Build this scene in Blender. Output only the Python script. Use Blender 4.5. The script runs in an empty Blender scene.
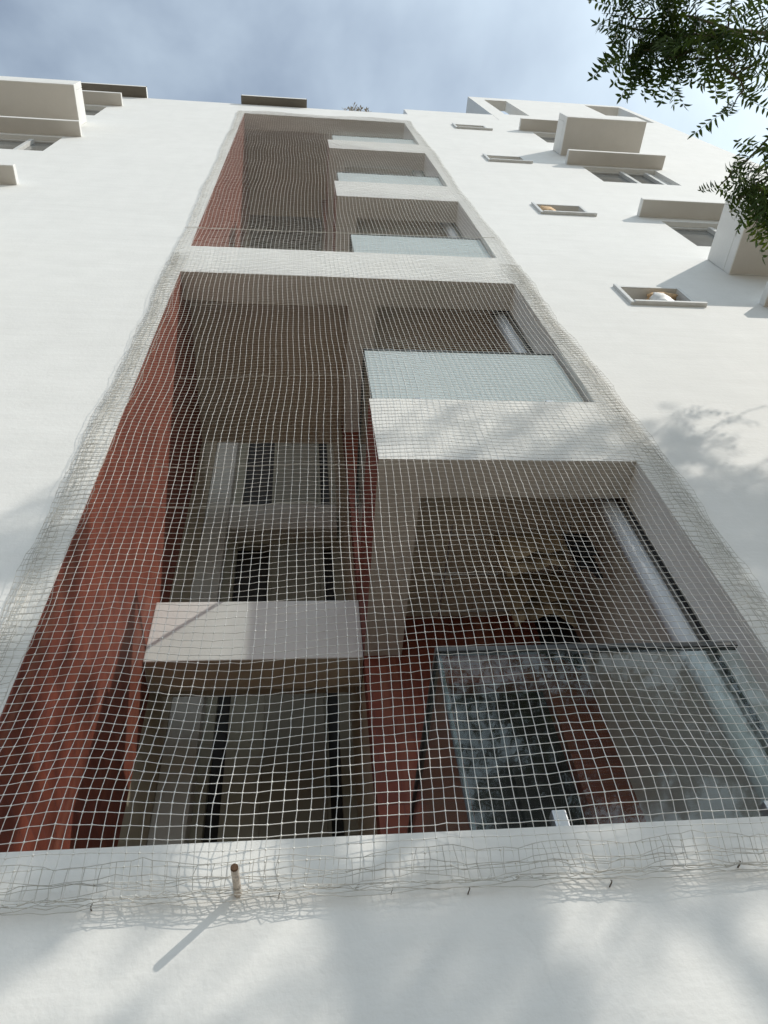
import bpy, bmesh, math, random
import numpy as np
from mathutils import Vector, Matrix

random.seed(7)
rng = np.random.default_rng(11)
SC = bpy.context.scene
COL = SC.collection

# ------------------------------------------------------------------ camera
cam_d = bpy.data.cameras.new("camera")
cam = bpy.data.objects.new("camera", cam_d)
COL.objects.link(cam)
SC.camera = cam
cam_d.sensor_fit = 'VERTICAL'
cam_d.sensor_height = 24.0
cam_d.lens = 744.0 / 1024.0 * 24.0
cam_d.clip_start = 0.05
cam_d.clip_end = 5000
_r = Vector((0.99371153, -0.0668361, -0.08983506))
_dn = Vector((0.00171581, 0.81130491, -0.58462072))
_f = Vector((0.11195739, 0.58079021, 0.80631772))
m = Matrix((_r, -_dn, -_f)).transposed().to_4x4()
m.translation = (0.0, -2.2, 1.55)
cam.matrix_world = m

# ------------------------------------------------------------------ light
SUN = Vector((1.45, -1.0, 1.42)).normalized()       # towards the sun
sun_d = bpy.data.lights.new("sun", 'SUN')
sun_d.energy = 2.5
sun_d.angle = math.radians(0.53)
sun_d.color = (1.0, 0.94, 0.85)
sun = bpy.data.objects.new("sun", sun_d)
COL.objects.link(sun)
sun.rotation_euler = SUN.to_track_quat('Z', 'Y').to_euler()
sun.location = (20, -14, 25)

world = bpy.data.worlds.new("World")
SC.world = world
world.use_nodes = True
wt = world.node_tree
for n in list(wt.nodes):
    wt.nodes.remove(n)
def wn(t, **k):
    n = wt.nodes.new(t)
    for a, b in k.items():
        setattr(n, a, b)
    return n
sky = wn('ShaderNodeTexSky', sky_type='NISHITA')
sky.sun_disc = False
sky.sun_elevation = math.asin(SUN.z)
sky.sun_rotation = math.atan2(SUN.x, SUN.y)
sky.air_density = 1.0
sky.dust_density = 1.2
sky.ozone_density = 1.0
wtc = wn('ShaderNodeTexCoord')
wsep = wn('ShaderNodeSeparateXYZ')
wt.links.new(wtc.outputs['Generated'], wsep.inputs[0])
wz = wn('ShaderNodeMath', operation='MAXIMUM'); wz.inputs[1].default_value = 0.12
wt.links.new(wsep.outputs['Z'], wz.inputs[0])
dx = wn('ShaderNodeMath', operation='DIVIDE'); dy = wn('ShaderNodeMath', operation='DIVIDE')
wt.links.new(wsep.outputs['X'], dx.inputs[0]); wt.links.new(wz.outputs[0], dx.inputs[1])
wt.links.new(wsep.outputs['Y'], dy.inputs[0]); wt.links.new(wz.outputs[0], dy.inputs[1])
wc = wn('ShaderNodeCombineXYZ')
wt.links.new(dx.outputs[0], wc.inputs[0]); wt.links.new(dy.outputs[0], wc.inputs[1])
cn = wn('ShaderNodeTexNoise'); cn.inputs['Scale'].default_value = 2.1
cn.inputs['Detail'].default_value = 6; cn.inputs['Roughness'].default_value = 0.52
cn.inputs['Distortion'].default_value = 0.15
wt.links.new(wc.outputs[0], cn.inputs['Vector'])
# more cloud towards the sun side (+X); unseen cloud behind camera added to whiten skylight
bias = wn('ShaderNodeMath', operation='MULTIPLY_ADD')
bias.inputs[1].default_value = 0.56; 
sxy = wn('ShaderNodeMath', operation='MULTIPLY_ADD'); sxy.inputs[1].default_value = -0.45
wt.links.new(dy.outputs[0], sxy.inputs[0]); wt.links.new(dx.outputs[0], sxy.inputs[2])
s2 = wn('ShaderNodeMath', operation='ADD'); s2.inputs[1].default_value = 0.10
wt.links.new(sxy.outputs[0], s2.inputs[0])
wt.links.new(s2.outputs[0], bias.inputs[0]); wt.links.new(cn.outputs['Fac'], bias.inputs[2])
cr = wn('ShaderNodeValToRGB')
cr.color_ramp.elements[0].position = 0.36; cr.color_ramp.elements[0].color = (0, 0, 0, 1)
cr.color_ramp.elements[1].position = 0.86; cr.color_ramp.elements[1].color = (1, 1, 1, 1)
wt.links.new(bias.outputs[0], cr.inputs[0])
cf = wn('ShaderNodeMath', operation='MULTIPLY_ADD'); cf.inputs[1].default_value = 0.8; cf.inputs[2].default_value = 0.19
wt.links.new(cr.outputs[0], cf.inputs[0])
cmix = wn('ShaderNodeMix', data_type='RGBA')
wt.links.new(cf.outputs[0], cmix.inputs['Factor'])
wt.links.new(sky.outputs[0], cmix.inputs[6])
cmix.inputs[7].default_value = (7.5, 8.8, 9.8, 1)
bg = wn('ShaderNodeBackground'); bg.inputs[1].default_value = 0.104
wo = wn('ShaderNodeOutputWorld')
wt.links.new(cmix.outputs[2], bg.inputs[0]); wt.links.new(bg.outputs[0], wo.inputs[0])

vs = SC.view_settings
vs.view_transform = 'Standard'; vs.look = 'None'; vs.gamma = 1.0; vs.use_curve_mapping = False
vs.exposure = 0.30
SC.cycles.max_bounces = 8
SC.cycles.transparent_max_bounces = 16
SC.cycles.caustics_reflective = False
SC.cycles.caustics_refractive = False
SC.cycles.sample_clamp_indirect = 6.0
SC.cycles.use_denoising = True
SC.cycles.denoiser = 'OPENIMAGEDENOISE'
SC.cycles.denoising_input_passes = 'RGB_ALBEDO_NORMAL'
SC.cycles.denoising_prefilter = 'ACCURATE'

# ------------------------------------------------------------------ materials
def mat(name):
    mt = bpy.data.materials.new(name); mt.use_nodes = True
    nt = mt.node_tree
    b = nt.nodes['Principled BSDF']
    return mt, nt, b
def N(nt, t, **k):
    n = nt.nodes.new(t)
    for a, b in k.items():
        setattr(n, a, b)
    return n
def ramp(nt, src, stops):
    r = N(nt, 'ShaderNodeValToRGB')
    e = r.color_ramp.elements
    while len(e) < len(stops):
        e.new(0.5)
    for el, (p, c) in zip(e, stops):
        el.position = p; el.color = (*c, 1)
    nt.links.new(src, r.inputs[0])
    return r.outputs[0]
def objvec(nt, scale=(1, 1, 1)):
    tc = N(nt, 'ShaderNodeTexCoord'); mp = N(nt, 'ShaderNodeMapping')
    mp.inputs['Scale'].default_value = scale
    nt.links.new(tc.outputs['Object'], mp.inputs[0])
    return mp.outputs[0]
def noise(nt, vec, scale, detail=5, rough=0.55):
    n = N(nt, 'ShaderNodeTexNoise'); n.inputs['Scale'].default_value = scale
    n.inputs['Detail'].default_value = detail; n.inputs['Roughness'].default_value = rough
    nt.links.new(vec, n.inputs['Vector']); return n.outputs['Fac']
def bump(nt, b, h, strength, dist=0.01):
    bp = N(nt, 'ShaderNodeBump'); bp.inputs['Strength'].default_value = strength
    bp.inputs['Distance'].default_value = dist
    nt.links.new(h, bp.inputs['Height']); nt.links.new(bp.outputs[0], b.inputs['Normal'])
def mixc(nt, fac, a, c, blend='MIX'):
    mx = N(nt, 'ShaderNodeMix', data_type='RGBA', blend_type=blend)
    if isinstance(fac, float): mx.inputs[0].default_value = fac
    else: nt.links.new(fac, mx.inputs[0])
    for s, i in ((a, 6), (c, 7)):
        if isinstance(s, tuple): mx.inputs[i].default_value = (*s, 1)
        else: nt.links.new(s, mx.inputs[i])
    return mx.outputs[2]

def plaster(name, ca, cb, streak=(0.62, 0.62, 0.60), streak_amt=0.35, rough=0.75, bs=0.25):
    mt, nt, b = mat(name)
    v = objvec(nt)
    base = ramp(nt, noise(nt, v, 0.55, 6, 0.6), [(0.3, ca), (0.7, cb)])
    fine = noise(nt, v, 38, 4, 0.6)
    base = mixc(nt, 0.10, base, ramp(nt, noise(nt, v, 3.2, 6, 0.65), [(0.35, (0.5, 0.5, 0.49)), (0.65, (1, 1, 1))]), 'MULTIPLY')
    # faint horizontal lift lines and run-off streaks of the paint
    st = noise(nt, objvec(nt, (5.5, 5.5, 0.16)), 1.0, 5, 0.6)
    stm = ramp(nt, st, [(0.56, (0, 0, 0)), (0.78, (1, 1, 1))])
    sm = N(nt, 'ShaderNodeMath', operation='MULTIPLY'); sm.inputs[1].default_value = streak_amt
    nt.links.new(stm, sm.inputs[0])
    base = mixc(nt, sm.outputs[0], base, streak)
    vo = N(nt, 'ShaderNodeTexVoronoi', feature='DISTANCE_TO_EDGE'); vo.inputs['Scale'].default_value = 0.9
    dv = N(nt, 'ShaderNodeVectorMath', operation='MULTIPLY_ADD'); dv.inputs[1].default_value = (0.35, 0.35, 0.35)
    nn = N(nt, 'ShaderNodeTexNoise'); nn.inputs['Scale'].default_value = 3.0; nn.inputs['Detail'].default_value = 6
    nt.links.new(v, nn.inputs['Vector']); nt.links.new(nn.outputs['Color'], dv.inputs[0]); nt.links.new(v, dv.inputs[2])
    nt.links.new(dv.outputs[0], vo.inputs['Vector'])
    ck = ramp(nt, vo.outputs['Distance'], [(0.0, (1, 1, 1)), (0.0035, (0, 0, 0))])
    gate = ramp(nt, noise(nt, v, 0.9, 3), [(0.56, (0, 0, 0)), (0.66, (0.10, 0.10, 0.10))])
    cm = N(nt, 'ShaderNodeMath', operation='MULTIPLY'); nt.links.new(ck, cm.inputs[0]); nt.links.new(gate, cm.inputs[1])
    base = mixc(nt, cm.outputs[0], base, (0.42, 0.41, 0.39))
    nt.links.new(base, b.inputs['Base Color'])
    b.inputs['Roughness'].default_value = rough
    wav = noise(nt, objvec(nt, (0.5, 0.5, 3.0)), 2.2, 4, 0.5)
    ad = N(nt, 'ShaderNodeMath', operation='MULTIPLY_ADD'); ad.inputs[1].default_value = 3.5
    nt.links.new(wav, ad.inputs[0]); nt.links.new(fine, ad.inputs[2])
    bump(nt, b, ad.outputs[0], bs, 0.006)
    return mt
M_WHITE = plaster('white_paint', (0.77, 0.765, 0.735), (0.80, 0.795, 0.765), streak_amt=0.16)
M_SHADED = plaster('shaded_pale_paint', (0.56, 0.53, 0.48), (0.60, 0.57, 0.52), streak_amt=0.1)  # pale paint with the shade of undersides and inner walls put into its colour
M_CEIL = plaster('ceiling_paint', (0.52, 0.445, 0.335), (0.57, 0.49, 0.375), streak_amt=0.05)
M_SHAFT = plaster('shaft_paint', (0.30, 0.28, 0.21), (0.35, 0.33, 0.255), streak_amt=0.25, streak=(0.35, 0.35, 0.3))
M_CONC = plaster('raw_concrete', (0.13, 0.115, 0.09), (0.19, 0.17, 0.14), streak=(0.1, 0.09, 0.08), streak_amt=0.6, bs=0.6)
M_PARAPET = M_WHITE

def red_wall():
    mt, nt, b = mat('red_textured_paint')
    tc = N(nt, 'ShaderNodeTexCoord')
    sp = N(nt, 'ShaderNodeSeparateXYZ'); nt.links.new(tc.outputs['Object'], sp.inputs[0])
    ad = N(nt, 'ShaderNodeMath', operation='ADD')
    nt.links.new(sp.outputs[0], ad.inputs[0]); nt.links.new(sp.outputs[1], ad.inputs[1])
    cb = N(nt, 'ShaderNodeCombineXYZ')
    nt.links.new(ad.outputs[0], cb.inputs[0]); nt.links.new(sp.outputs[2], cb.inputs[1])
    br = N(nt, 'ShaderNodeTexBrick')
    br.inputs['Scale'].default_value = 1.0
    br.inputs['Brick Width'].default_value = 0.23; br.inputs['Row Height'].default_value = 0.075
    br.inputs['Mortar Size'].default_value = 0.004; br.inputs['Mortar Smooth'].default_value = 0.4
    br.inputs['Color1'].default_value = (0.20, 0.050, 0.028, 1)
    br.inputs['Color2'].default_value = (0.27, 0.070, 0.038, 1)
    br.inputs['Mortar'].default_value = (0.2, 0.06, 0.045, 1)
    nt.links.new(cb.outputs[0], br.inputs['Vector'])
    v = objvec(nt)
    c = mixc(nt, 0.75, br.outputs['Color'], ramp(nt, noise(nt, v, 4.0, 7, 0.65), [(0.3, (0.62, 0.5, 0.5)), (0.7, (1.0, 1.0, 1.0))]), 'MULTIPLY')
    st = ramp(nt, noise(nt, objvec(nt, (8, 8, 0.35)), 1.0, 5, 0.6), [(0.55, (0, 0, 0)), (0.8, (0.5, 0.5, 0.5))])
    c = mixc(nt, st, c, (0.42, 0.2, 0.13))
    nt.links.new(c, b.inputs['Base Color'])
    b.inputs['Roughness'].default_value = 0.7
    iv = N(nt, 'ShaderNodeMath', operation='MULTIPLY_ADD'); iv.inputs[1].default_value = -1.0
    nt.links.new(br.outputs['Fac'], iv.inputs[0]); nt.links.new(noise(nt, v, 45, 4), iv.inputs[2])
    bump(nt, b, iv.outputs[0], 0.4, 0.006)
    return mt
M_RED = red_wall()

def simple(name, col, rough=0.5, metal=0.0, var=0.2, scale=12, bs=0.0):
    mt, nt, b = mat(name)
    v = objvec(nt)
    f = noise(nt, v, scale, 5, 0.6)
    lo = tuple(x * (1 - var) for x in col); hi = tuple(min(1, x * (1 + var)) for x in col)
    nt.links.new(ramp(nt, f, [(0.3, lo), (0.7, hi)]), b.inputs['Base Color'])
    b.inputs['Roughness'].default_value = rough; b.inputs['Metallic'].default_value = metal
    if bs: bump(nt, b, f, bs, 0.004)
    return mt
M_FRAME = simple('pale_window_frame', (0.62, 0.62, 0.60), 0.45, var=0.08)
M_ALU = simple('dark_aluminium', (0.10, 0.10, 0.10), 0.4, 0.6)
M_STEEL = simple('brushed_steel', (0.5, 0.51, 0.52), 0.35, 0.9, 0.1)
M_RAILGREY = simple('grey_rail', (0.07, 0.07, 0.07), 0.4, 0.5, 0.1)
M_BLACK = simple('black_opening', (0.012, 0.012, 0.012), 0.8)
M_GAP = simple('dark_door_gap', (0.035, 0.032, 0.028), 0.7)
M_DOOR = simple('dark_door', (0.02, 0.014, 0.012), 0.45)
M_PVC = simple('grey_plastic_pipe', (0.66, 0.69, 0.72), 0.4, var=0.06, scale=6)
M_RUST = simple('rusty_iron', (0.55, 0.49, 0.43), 0.8, 0.2, 0.4, 60, 0.4)
M_RUSTTIP = simple('rust_tip', (0.10, 0.055, 0.03), 0.9, 0.1, 0.4, 80)
M_HOOK = simple('dark_nail', (0.13, 0.11, 0.09), 0.7, 0.3)
M_GROUND = None
M_TAN = simple('tan_cloth', (0.22, 0.165, 0.10), 0.9, var=0.25, scale=9, bs=0.3)
M_BLKCLOTH = simple('black_cloth', (0.012, 0.012, 0.014), 0.95, var=0.3, bs=0.3)
M_ORANGE = simple('orange_cloth', (0.60, 0.40, 0.22), 0.8, var=0.25, scale=18, bs=0.3)
M_BAG = simple('white_plastic', (0.74, 0.72, 0.68), 0.45, var=0.1, scale=20)
M_BARK = simple('bark', (0.13, 0.10, 0.075), 0.9, var=0.45, scale=14, bs=0.8)
M_TWIG = simple('twig', (0.10, 0.085, 0.045), 0.85, var=0.3, scale=30)
M_WEED = simple('dry_weed', (0.28, 0.22, 0.13), 0.9)
M_PANEL = simple('grey_panel', (0.23, 0.215, 0.16), 0.6, var=0.1, scale=2)

def net_mat():
    mt, nt, b = mat('white_nylon_twine')
    b.inputs['Base Color'].default_value = (0.78, 0.77, 0.72, 1)
    b.inputs['Roughness'].default_value = 0.55
    c = ramp(nt, noise(nt, objvec(nt), 2.0, 4), [(0.3, (0.76, 0.75, 0.70)), (0.7, (0.88, 0.87, 0.83))])
    nt.links.new(c, b.inputs['Base Color'])
    return mt
M_NET = net_mat()

M_HEM = simple('weathered_twine', (0.56, 0.54, 0.49), 0.7, var=0.3, scale=9)

def glass_mat(name, dust_haze, tint=(0.93, 0.97, 0.96)):
    mt, nt, b = mat(name)
    nt.nodes.remove(b)
    out = nt.nodes['Material Output']
    tr = N(nt, 'ShaderNodeBsdfTransparent'); tr.inputs[0].default_value = (*tint, 1)
    gl = N(nt, 'ShaderNodeBsdfGlossy'); gl.inputs['Roughness'].default_value = 0.0
    gl.inputs['Color'].default_value = (0.95, 1, 1, 1)
    fr = N(nt, 'ShaderNodeFresnel')
    ge = N(nt, 'ShaderNodeNewGeometry')                 # same reflectance on both faces of the sheet
    io = N(nt, 'ShaderNodeMapRange'); io.inputs['To Min'].default_value = 1.5; io.inputs['To Max'].default_value = 1/1.5
    nt.links.new(ge.outputs['Backfacing'], io.inputs['Value']); nt.links.new(io.outputs[0], fr.inputs[0])
    mul = N(nt, 'ShaderNodeMath', operation='MULTIPLY'); mul.inputs[1].default_value = 0.8; mul.use_clamp = True
    nt.links.new(fr.outputs[0], mul.inputs[0])
    m1 = N(nt, 'ShaderNodeMixShader')
    nt.links.new(mul.outputs[0], m1.inputs[0]); nt.links.new(tr.outputs[0], m1.inputs[1]); nt.links.new(gl.outputs[0], m1.inputs[2])
    df = N(nt, 'ShaderNodeBsdfDiffuse'); df.inputs[0].default_value = (0.80, 0.87, 0.88, 1)
    tl = N(nt, 'ShaderNodeBsdfTranslucent'); tl.inputs[0].default_value = (0.6, 0.72, 0.72, 1)
    m3 = N(nt, 'ShaderNodeMixShader'); m3.inputs[0].default_value = 0.3
    nt.links.new(df.outputs[0], m3.inputs[1]); nt.links.new(tl.outputs[0], m3.inputs[2])
    nz = noise(nt, objvec(nt), 5.0, 7, 0.7)
    r = ramp(nt, nz, [(0.3, (dust_haze * (0.93 if dust_haze > .5 else .6),) * 3), (0.75, (min(1, dust_haze * (1.06 if dust_haze > .5 else 1.8)),) * 3)])
    m2 = N(nt, 'ShaderNodeMixShader')
    nt.links.new(r, m2.inputs[0]); nt.links.new(m1.outputs[0], m2.inputs[1]); nt.links.new(m3.outputs[0], m2.inputs[2])
    nt.links.new(m2.outputs[0], out.inputs[0])
    return mt
M_GLASS_CLEAR = glass_mat('dusty_clear_glass', 0.005)
M_GLASS_HAZE = glass_mat('painted_haze_glass', 0.80)  # sunlit dust and sky reflection painted in as a pale film
M_PANE = simple('dark_window_glass', (0.17, 0.175, 0.17), 0.12, var=0.2, scale=3)

def leaf_mat():
    mt, nt, b = mat('leaf')
    out = nt.nodes['Material Output']
    at = N(nt, 'ShaderNodeAttribute', attribute_name='shade')
    c = ramp(nt, at.outputs['Fac'], [(0.0, (0.022, 0.045, 0.012)), (0.55, (0.045, 0.085, 0.018)), (1.0, (0.12, 0.16, 0.03))])
    nt.links.new(c, b.inputs['Base Color']); b.inputs['Roughness'].default_value = 0.6; b.inputs['Specular IOR Level'].default_value = 0.3
    tl = N(nt, 'ShaderNodeBsdfTranslucent')
    c2 = ramp(nt, at.outputs['Fac'], [(0.0, (0.05, 0.10, 0.01)), (1.0, (0.22, 0.30, 0.03))])
    nt.links.new(c2, tl.inputs[0])
    ms = N(nt, 'ShaderNodeMixShader'); ms.inputs[0].default_value = 0.22
    nt.links.new(b.outputs[0], ms.inputs[1]); nt.links.new(tl.outputs[0], ms.inputs[2])
    nt.links.new(ms.outputs[0], out.inputs[0])
    return mt
M_LEAF = leaf_mat()

# ------------------------------------------------------------------ helpers
class MB:
    """collects verts / faces, with a material index per face"""
    def __init__(s): s.v = []; s.f = []; s.mi = []
    def add(s, vs, fs, mi=0):
        o = len(s.v); s.v += [tuple(p) for p in vs]
        s.f += [tuple(i + o for i in f) for f in fs]; s.mi += [mi] * len(fs)
    def box(s, x0, x1, y0, y1, z0, z1, mi=0, faces=None):
        vs = [(x0,y0,z0),(x1,y0,z0),(x1,y1,z0),(x0,y1,z0),(x0,y0,z1),(x1,y0,z1),(x1,y1,z1),(x0,y1,z1)]
        F = dict(b=(0,3,2,1), t=(4,5,6,7), f=(0,1,5,4), r=(1,2,6,5), k=(2,3,7,6), l=(3,0,4,7))
        for k in 'btfrkl':
            s.add_face(vs, F[k], (faces or {}).get(k, mi))
    def add_face(s, vs, f, mi):
        o = len(s.v); s.v += [vs[i] for i in f]; s.f.append(tuple(range(o, o + len(f)))); s.mi.append(mi)
    def tube(s, pts, rad, n=8, mi=0, cap=True):
        pts = [Vector(p) for p in pts]
        if not hasattr(rad, '__len__'): rad = [rad] * len(pts)
        o = len(s.v); up = Vector((0.13, 0.31, 0.94))
        for i, p in enumerate(pts):
            t = (pts[min(i+1, len(pts)-1)] - pts[max(i-1, 0)]).normalized()
            a = t.cross(up)
            if a.length < 1e-3: a = t.cross(Vector((1, 0, 0)))
            a.normalize(); b = t.cross(a)
            for k in range(n):
                th = 2*math.pi*k/n
                s.v.append(tuple(p + rad[i]*(math.cos(th)*a + math.sin(th)*b)))
        for i in range(len(pts)-1):
            for k in range(n):
                s.f.append((o+i*n+k, o+i*n+(k+1) % n, o+(i+1)*n+(k+1) % n, o+(i+1)*n+k)); s.mi.append(mi)
        if cap:
            s.f.append(tuple(o+k for k in range(n))[::-1]); s.mi.append(mi)
            e = o+(len(pts)-1)*n
            s.f.append(tuple(e+k for k in range(n))); s.mi.append(mi)
    def build(s, name, mats, parent=None, bevel=0.0, smooth=False):
        me = bpy.data.meshes.new(name)
        me.from_pydata(s.v, [], s.f); me.update()
        if not isinstance(mats, (list, tuple)): mats = [mats]
        for mm in mats: me.materials.append(mm)
        me.polygons.foreach_set('material_index', s.mi)
        if bevel > 0 or True:
            bm = bmesh.new(); bm.from_mesh(me)
            bmesh.ops.remove_doubles(bm, verts=bm.verts, dist=1e-5)
            if bevel > 0:
                ed = [e for e in bm.edges if len(e.link_faces) == 2 and e.calc_face_angle(0) > 0.6]
                bmesh.ops.bevel(bm, geom=ed, offset=bevel, segments=2, affect='EDGES', profile=0.6)
            bmesh.ops.recalc_face_normals(bm, faces=bm.faces)
            bm.to_mesh(me); bm.free()
        if smooth: me.polygons.foreach_set('use_smooth', [True]*len(me.polygons))
        o = bpy.data.objects.new(name, me); COL.objects.link(o)
        if parent: o.parent = parent
        return o
def empty(name, label=None, cat=None, group=None):
    o = bpy.data.objects.new(name, None); COL.objects.link(o)
    if label: tag(o, label, cat, group)
    return o
def tag(o, label=None, cat=None, group=None, kind=None):
    if label: o['label'] = label
    if cat: o['category'] = cat
    if group: o['group'] = group
    if kind: o['kind'] = kind
    return o

def holed_wall(mb, x0, x1, z0, z1, holes, y0, y1, mi=0):
    """a slab in the XZ plane, thickness y0..y1, with rectangular through holes and their reveals"""
    xs = sorted({x0, x1, *[h[0] for h in holes], *[h[1] for h in holes]})
    zs = sorted({z0, z1, *[h[2] for h in holes], *[h[3] for h in holes]})
    inside = lambda x, z: any(h[0] < x < h[1] and h[2] < z < h[3] for h in holes)
    nx, nz = len(xs)-1, len(zs)-1
    solid = [[not inside((xs[i]+xs[i+1])/2, (zs[j]+zs[j+1])/2) for j in range(nz)] for i in range(nx)]
    S = lambda i, j: 0 <= i < nx and 0 <= j < nz and solid[i][j]
    for i in range(nx):
        for j in range(nz):
            if not solid[i][j]: continue
            a, b, c, d = xs[i], xs[i+1], zs[j], zs[j+1]
            mb.add([(a,y0,c),(b,y0,c),(b,y0,d),(a,y0,d)], [(0,1,2,3)], mi)
            mb.add([(a,y1,c),(b,y1,c),(b,y1,d),(a,y1,d)], [(3,2,1,0)], mi)
            if not S(i-1,j): mb.add([(a,y0,c),(a,y1,c),(a,y1,d),(a,y0,d)], [(0,1,2,3)], mi)
            if not S(i+1,j): mb.add([(b,y0,c),(b,y1,c),(b,y1,d),(b,y0,d)], [(3,2,1,0)], mi)
            if not S(i,j-1): mb.add([(a,y0,c),(b,y0,c),(b,y1,c),(a,y1,c)], [(3,2,1,0)], mi)
            if not S(i,j+1): mb.add([(a,y0,d),(b,y0,d),(b,y1,d),(a,y1,d)], [(0,1,2,3)], mi)

# ------------------------------------------------------------------ ground
def make_ground():
    global M_GROUND
    mt, nt, b = mat('paved_yard')
    v = objvec(nt)
    br = N(nt, 'ShaderNodeTexBrick'); br.inputs['Scale'].default_value = 1.0
    br.inputs['Brick Width'].default_value = 0.2; br.inputs['Row Height'].default_value = 0.1
    br.inputs['Mortar Size'].default_value = 0.005
    br.inputs['Color1'].default_value = (0.33, 0.285, 0.235, 1); br.inputs['Color2'].default_value = (0.39, 0.34, 0.28, 1)
    br.inputs['Mortar'].default_value = (0.14, 0.12, 0.10, 1)
    nt.links.new(v, br.inputs['Vector'])
    c = mixc(nt, 0.6, br.outputs['Color'], ramp(nt, noise(nt, v, 0.4, 7, 0.65), [(0.3, (0.6, 0.58, 0.55)), (0.7, (1, 1, 1))]), 'MULTIPLY')
    nt.links.new(c, b.inputs['Base Color']); b.inputs['Roughness'].default_value = 0.9
    mb = MB(); mb.add([(-600,-600,0),(600,-600,0),(600,600,0),(-600,600,0)], [(0,1,2,3)])
    o = mb.build('ground', mt); tag(o, kind='structure')
make_ground()

# ------------------------------------------------------------------ building
OX0, OX1 = -1.045, 1.965             # the tall opening
LEDGE = 2.855                        # its sill
TOPZ = 17.33                         # its head
BEAM0, BEAM1 = 8.22, 8.98            # the beam crossing it
WT = 0.26                            # facade thickness
DEEP = 3.0                           # back wall of the stair shaft
BACK = 1.595                         # back wall of the balconies
CEILB = 1.96                         # back edge of the lobby ceilings
PX = 0.44                            # left edge of the balconies
TOPF = 18.48
FX0, FX1 = -13.0, 8.02

bld = empty('apartment_building', 'tall white apartment building seen from below with a recessed red walled balcony shaft', 'building')
bld.location = (0, 0, 0)

win_r = [(4.44, 5.65, z, z+1.04) for z in (3.55, 6.62, 9.74, 12.95, 16.08)]
win_l = [(-4.75, -3.48, z, z+1.02) for z in (3.55, 6.70, 9.84, 12.98, 16.09)]
win_ll = [(-9.3, -7.8, z, z+1.04) for z in (3.55, 6.70, 9.84, 12.98, 16.09)]
vents = [(2.955, 3.535, z+0.06, z+0.46) for z in (7.745, 10.83, 13.98, 17.02)]

mb = MB()
holes = [(OX0-0.006, OX1, LEDGE, BEAM0), (OX0-0.006, OX1, BEAM1, TOPZ)] + win_r + win_l + win_ll + vents
holed_wall(mb, FX0, FX1, 0.0, TOPF, holes, 0.0, WT)
mb.build('front_wall', M_WHITE, bld)

# right hand parapet and the taller stair head block behind two open windows
mb = MB()
mb.box(2.16, 4.078, 0.0, WT, TOPF+0.002, 19.2)
mb.build('parapet', M_WHITE, bld, bevel=0.012)
mb = MB()
holed_wall(mb, 4.08, FX1, TOPF+0.002, 22.1, [(4.40, 4.95, 19.38, 21.68), (6.98, 7.86, 19.5, 21.85)], 0.0, 0.22)
mb.box(4.08, 4.28, 0.221, 0.6, TOPF+0.002, 22.1)
mb.build('roof_screen_wall', M_WHITE, bld)
mb = MB(); mb.box(4.281, FX1, 0.6, 0.8, TOPF+0.002, 21.3); mb.build('stair_head_wall', M_SHADED, bld)

# body of the building behind the facade
mb = MB()
mb.box(FX1-0.25, FX1, WT+0.001, 12, 0, TOPF)
mb.build('end_wall', M_WHITE, bld)
mb = MB()
mb.box(FX0, FX0+0.25, WT+0.001, 12, 0, TOPF)
mb.build('end_wall', M_WHITE, bld)
mb = MB(); mb.box(FX0+0.251, FX1-0.251, 11.75, 12, 0, TOPF); mb.build('rear_wall', M_WHITE, bld)
mb = MB(); mb.box(FX0+0.251, FX1-0.251, WT+0.001, 11.749, TOPF-0.3, TOPF-0.02); mb.build('roof_slab', M_CONC, bld)

# projecting roof slabs of raw concrete
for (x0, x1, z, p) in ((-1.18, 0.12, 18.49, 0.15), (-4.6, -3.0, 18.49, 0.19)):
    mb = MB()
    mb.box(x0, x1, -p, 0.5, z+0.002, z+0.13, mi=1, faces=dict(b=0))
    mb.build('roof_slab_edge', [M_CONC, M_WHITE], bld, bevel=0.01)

# red side wall of the shaft, left
mb = MB()
mb.box(OX0-0.2, OX0, WT+0.001, CEILB, LEDGE-0.3, 18.1)
mb.box(OX0-0.0055, OX0, 0.003, WT, LEDGE, BEAM0-0.001)
mb.box(OX0-0.0055, OX0, 0.003, WT, BEAM1+0.001, TOPZ-0.001)
o = mb.build('side_wall', M_RED, bld); o['label'] = 'red side wall of the shaft'
mb = MB()
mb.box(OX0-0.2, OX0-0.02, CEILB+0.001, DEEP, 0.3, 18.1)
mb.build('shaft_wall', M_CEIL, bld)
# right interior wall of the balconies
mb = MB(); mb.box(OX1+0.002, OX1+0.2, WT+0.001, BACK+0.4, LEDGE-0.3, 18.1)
mb.build('side_wall', M_SHADED, bld)  # white wall whose shade is put into the paint
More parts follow.
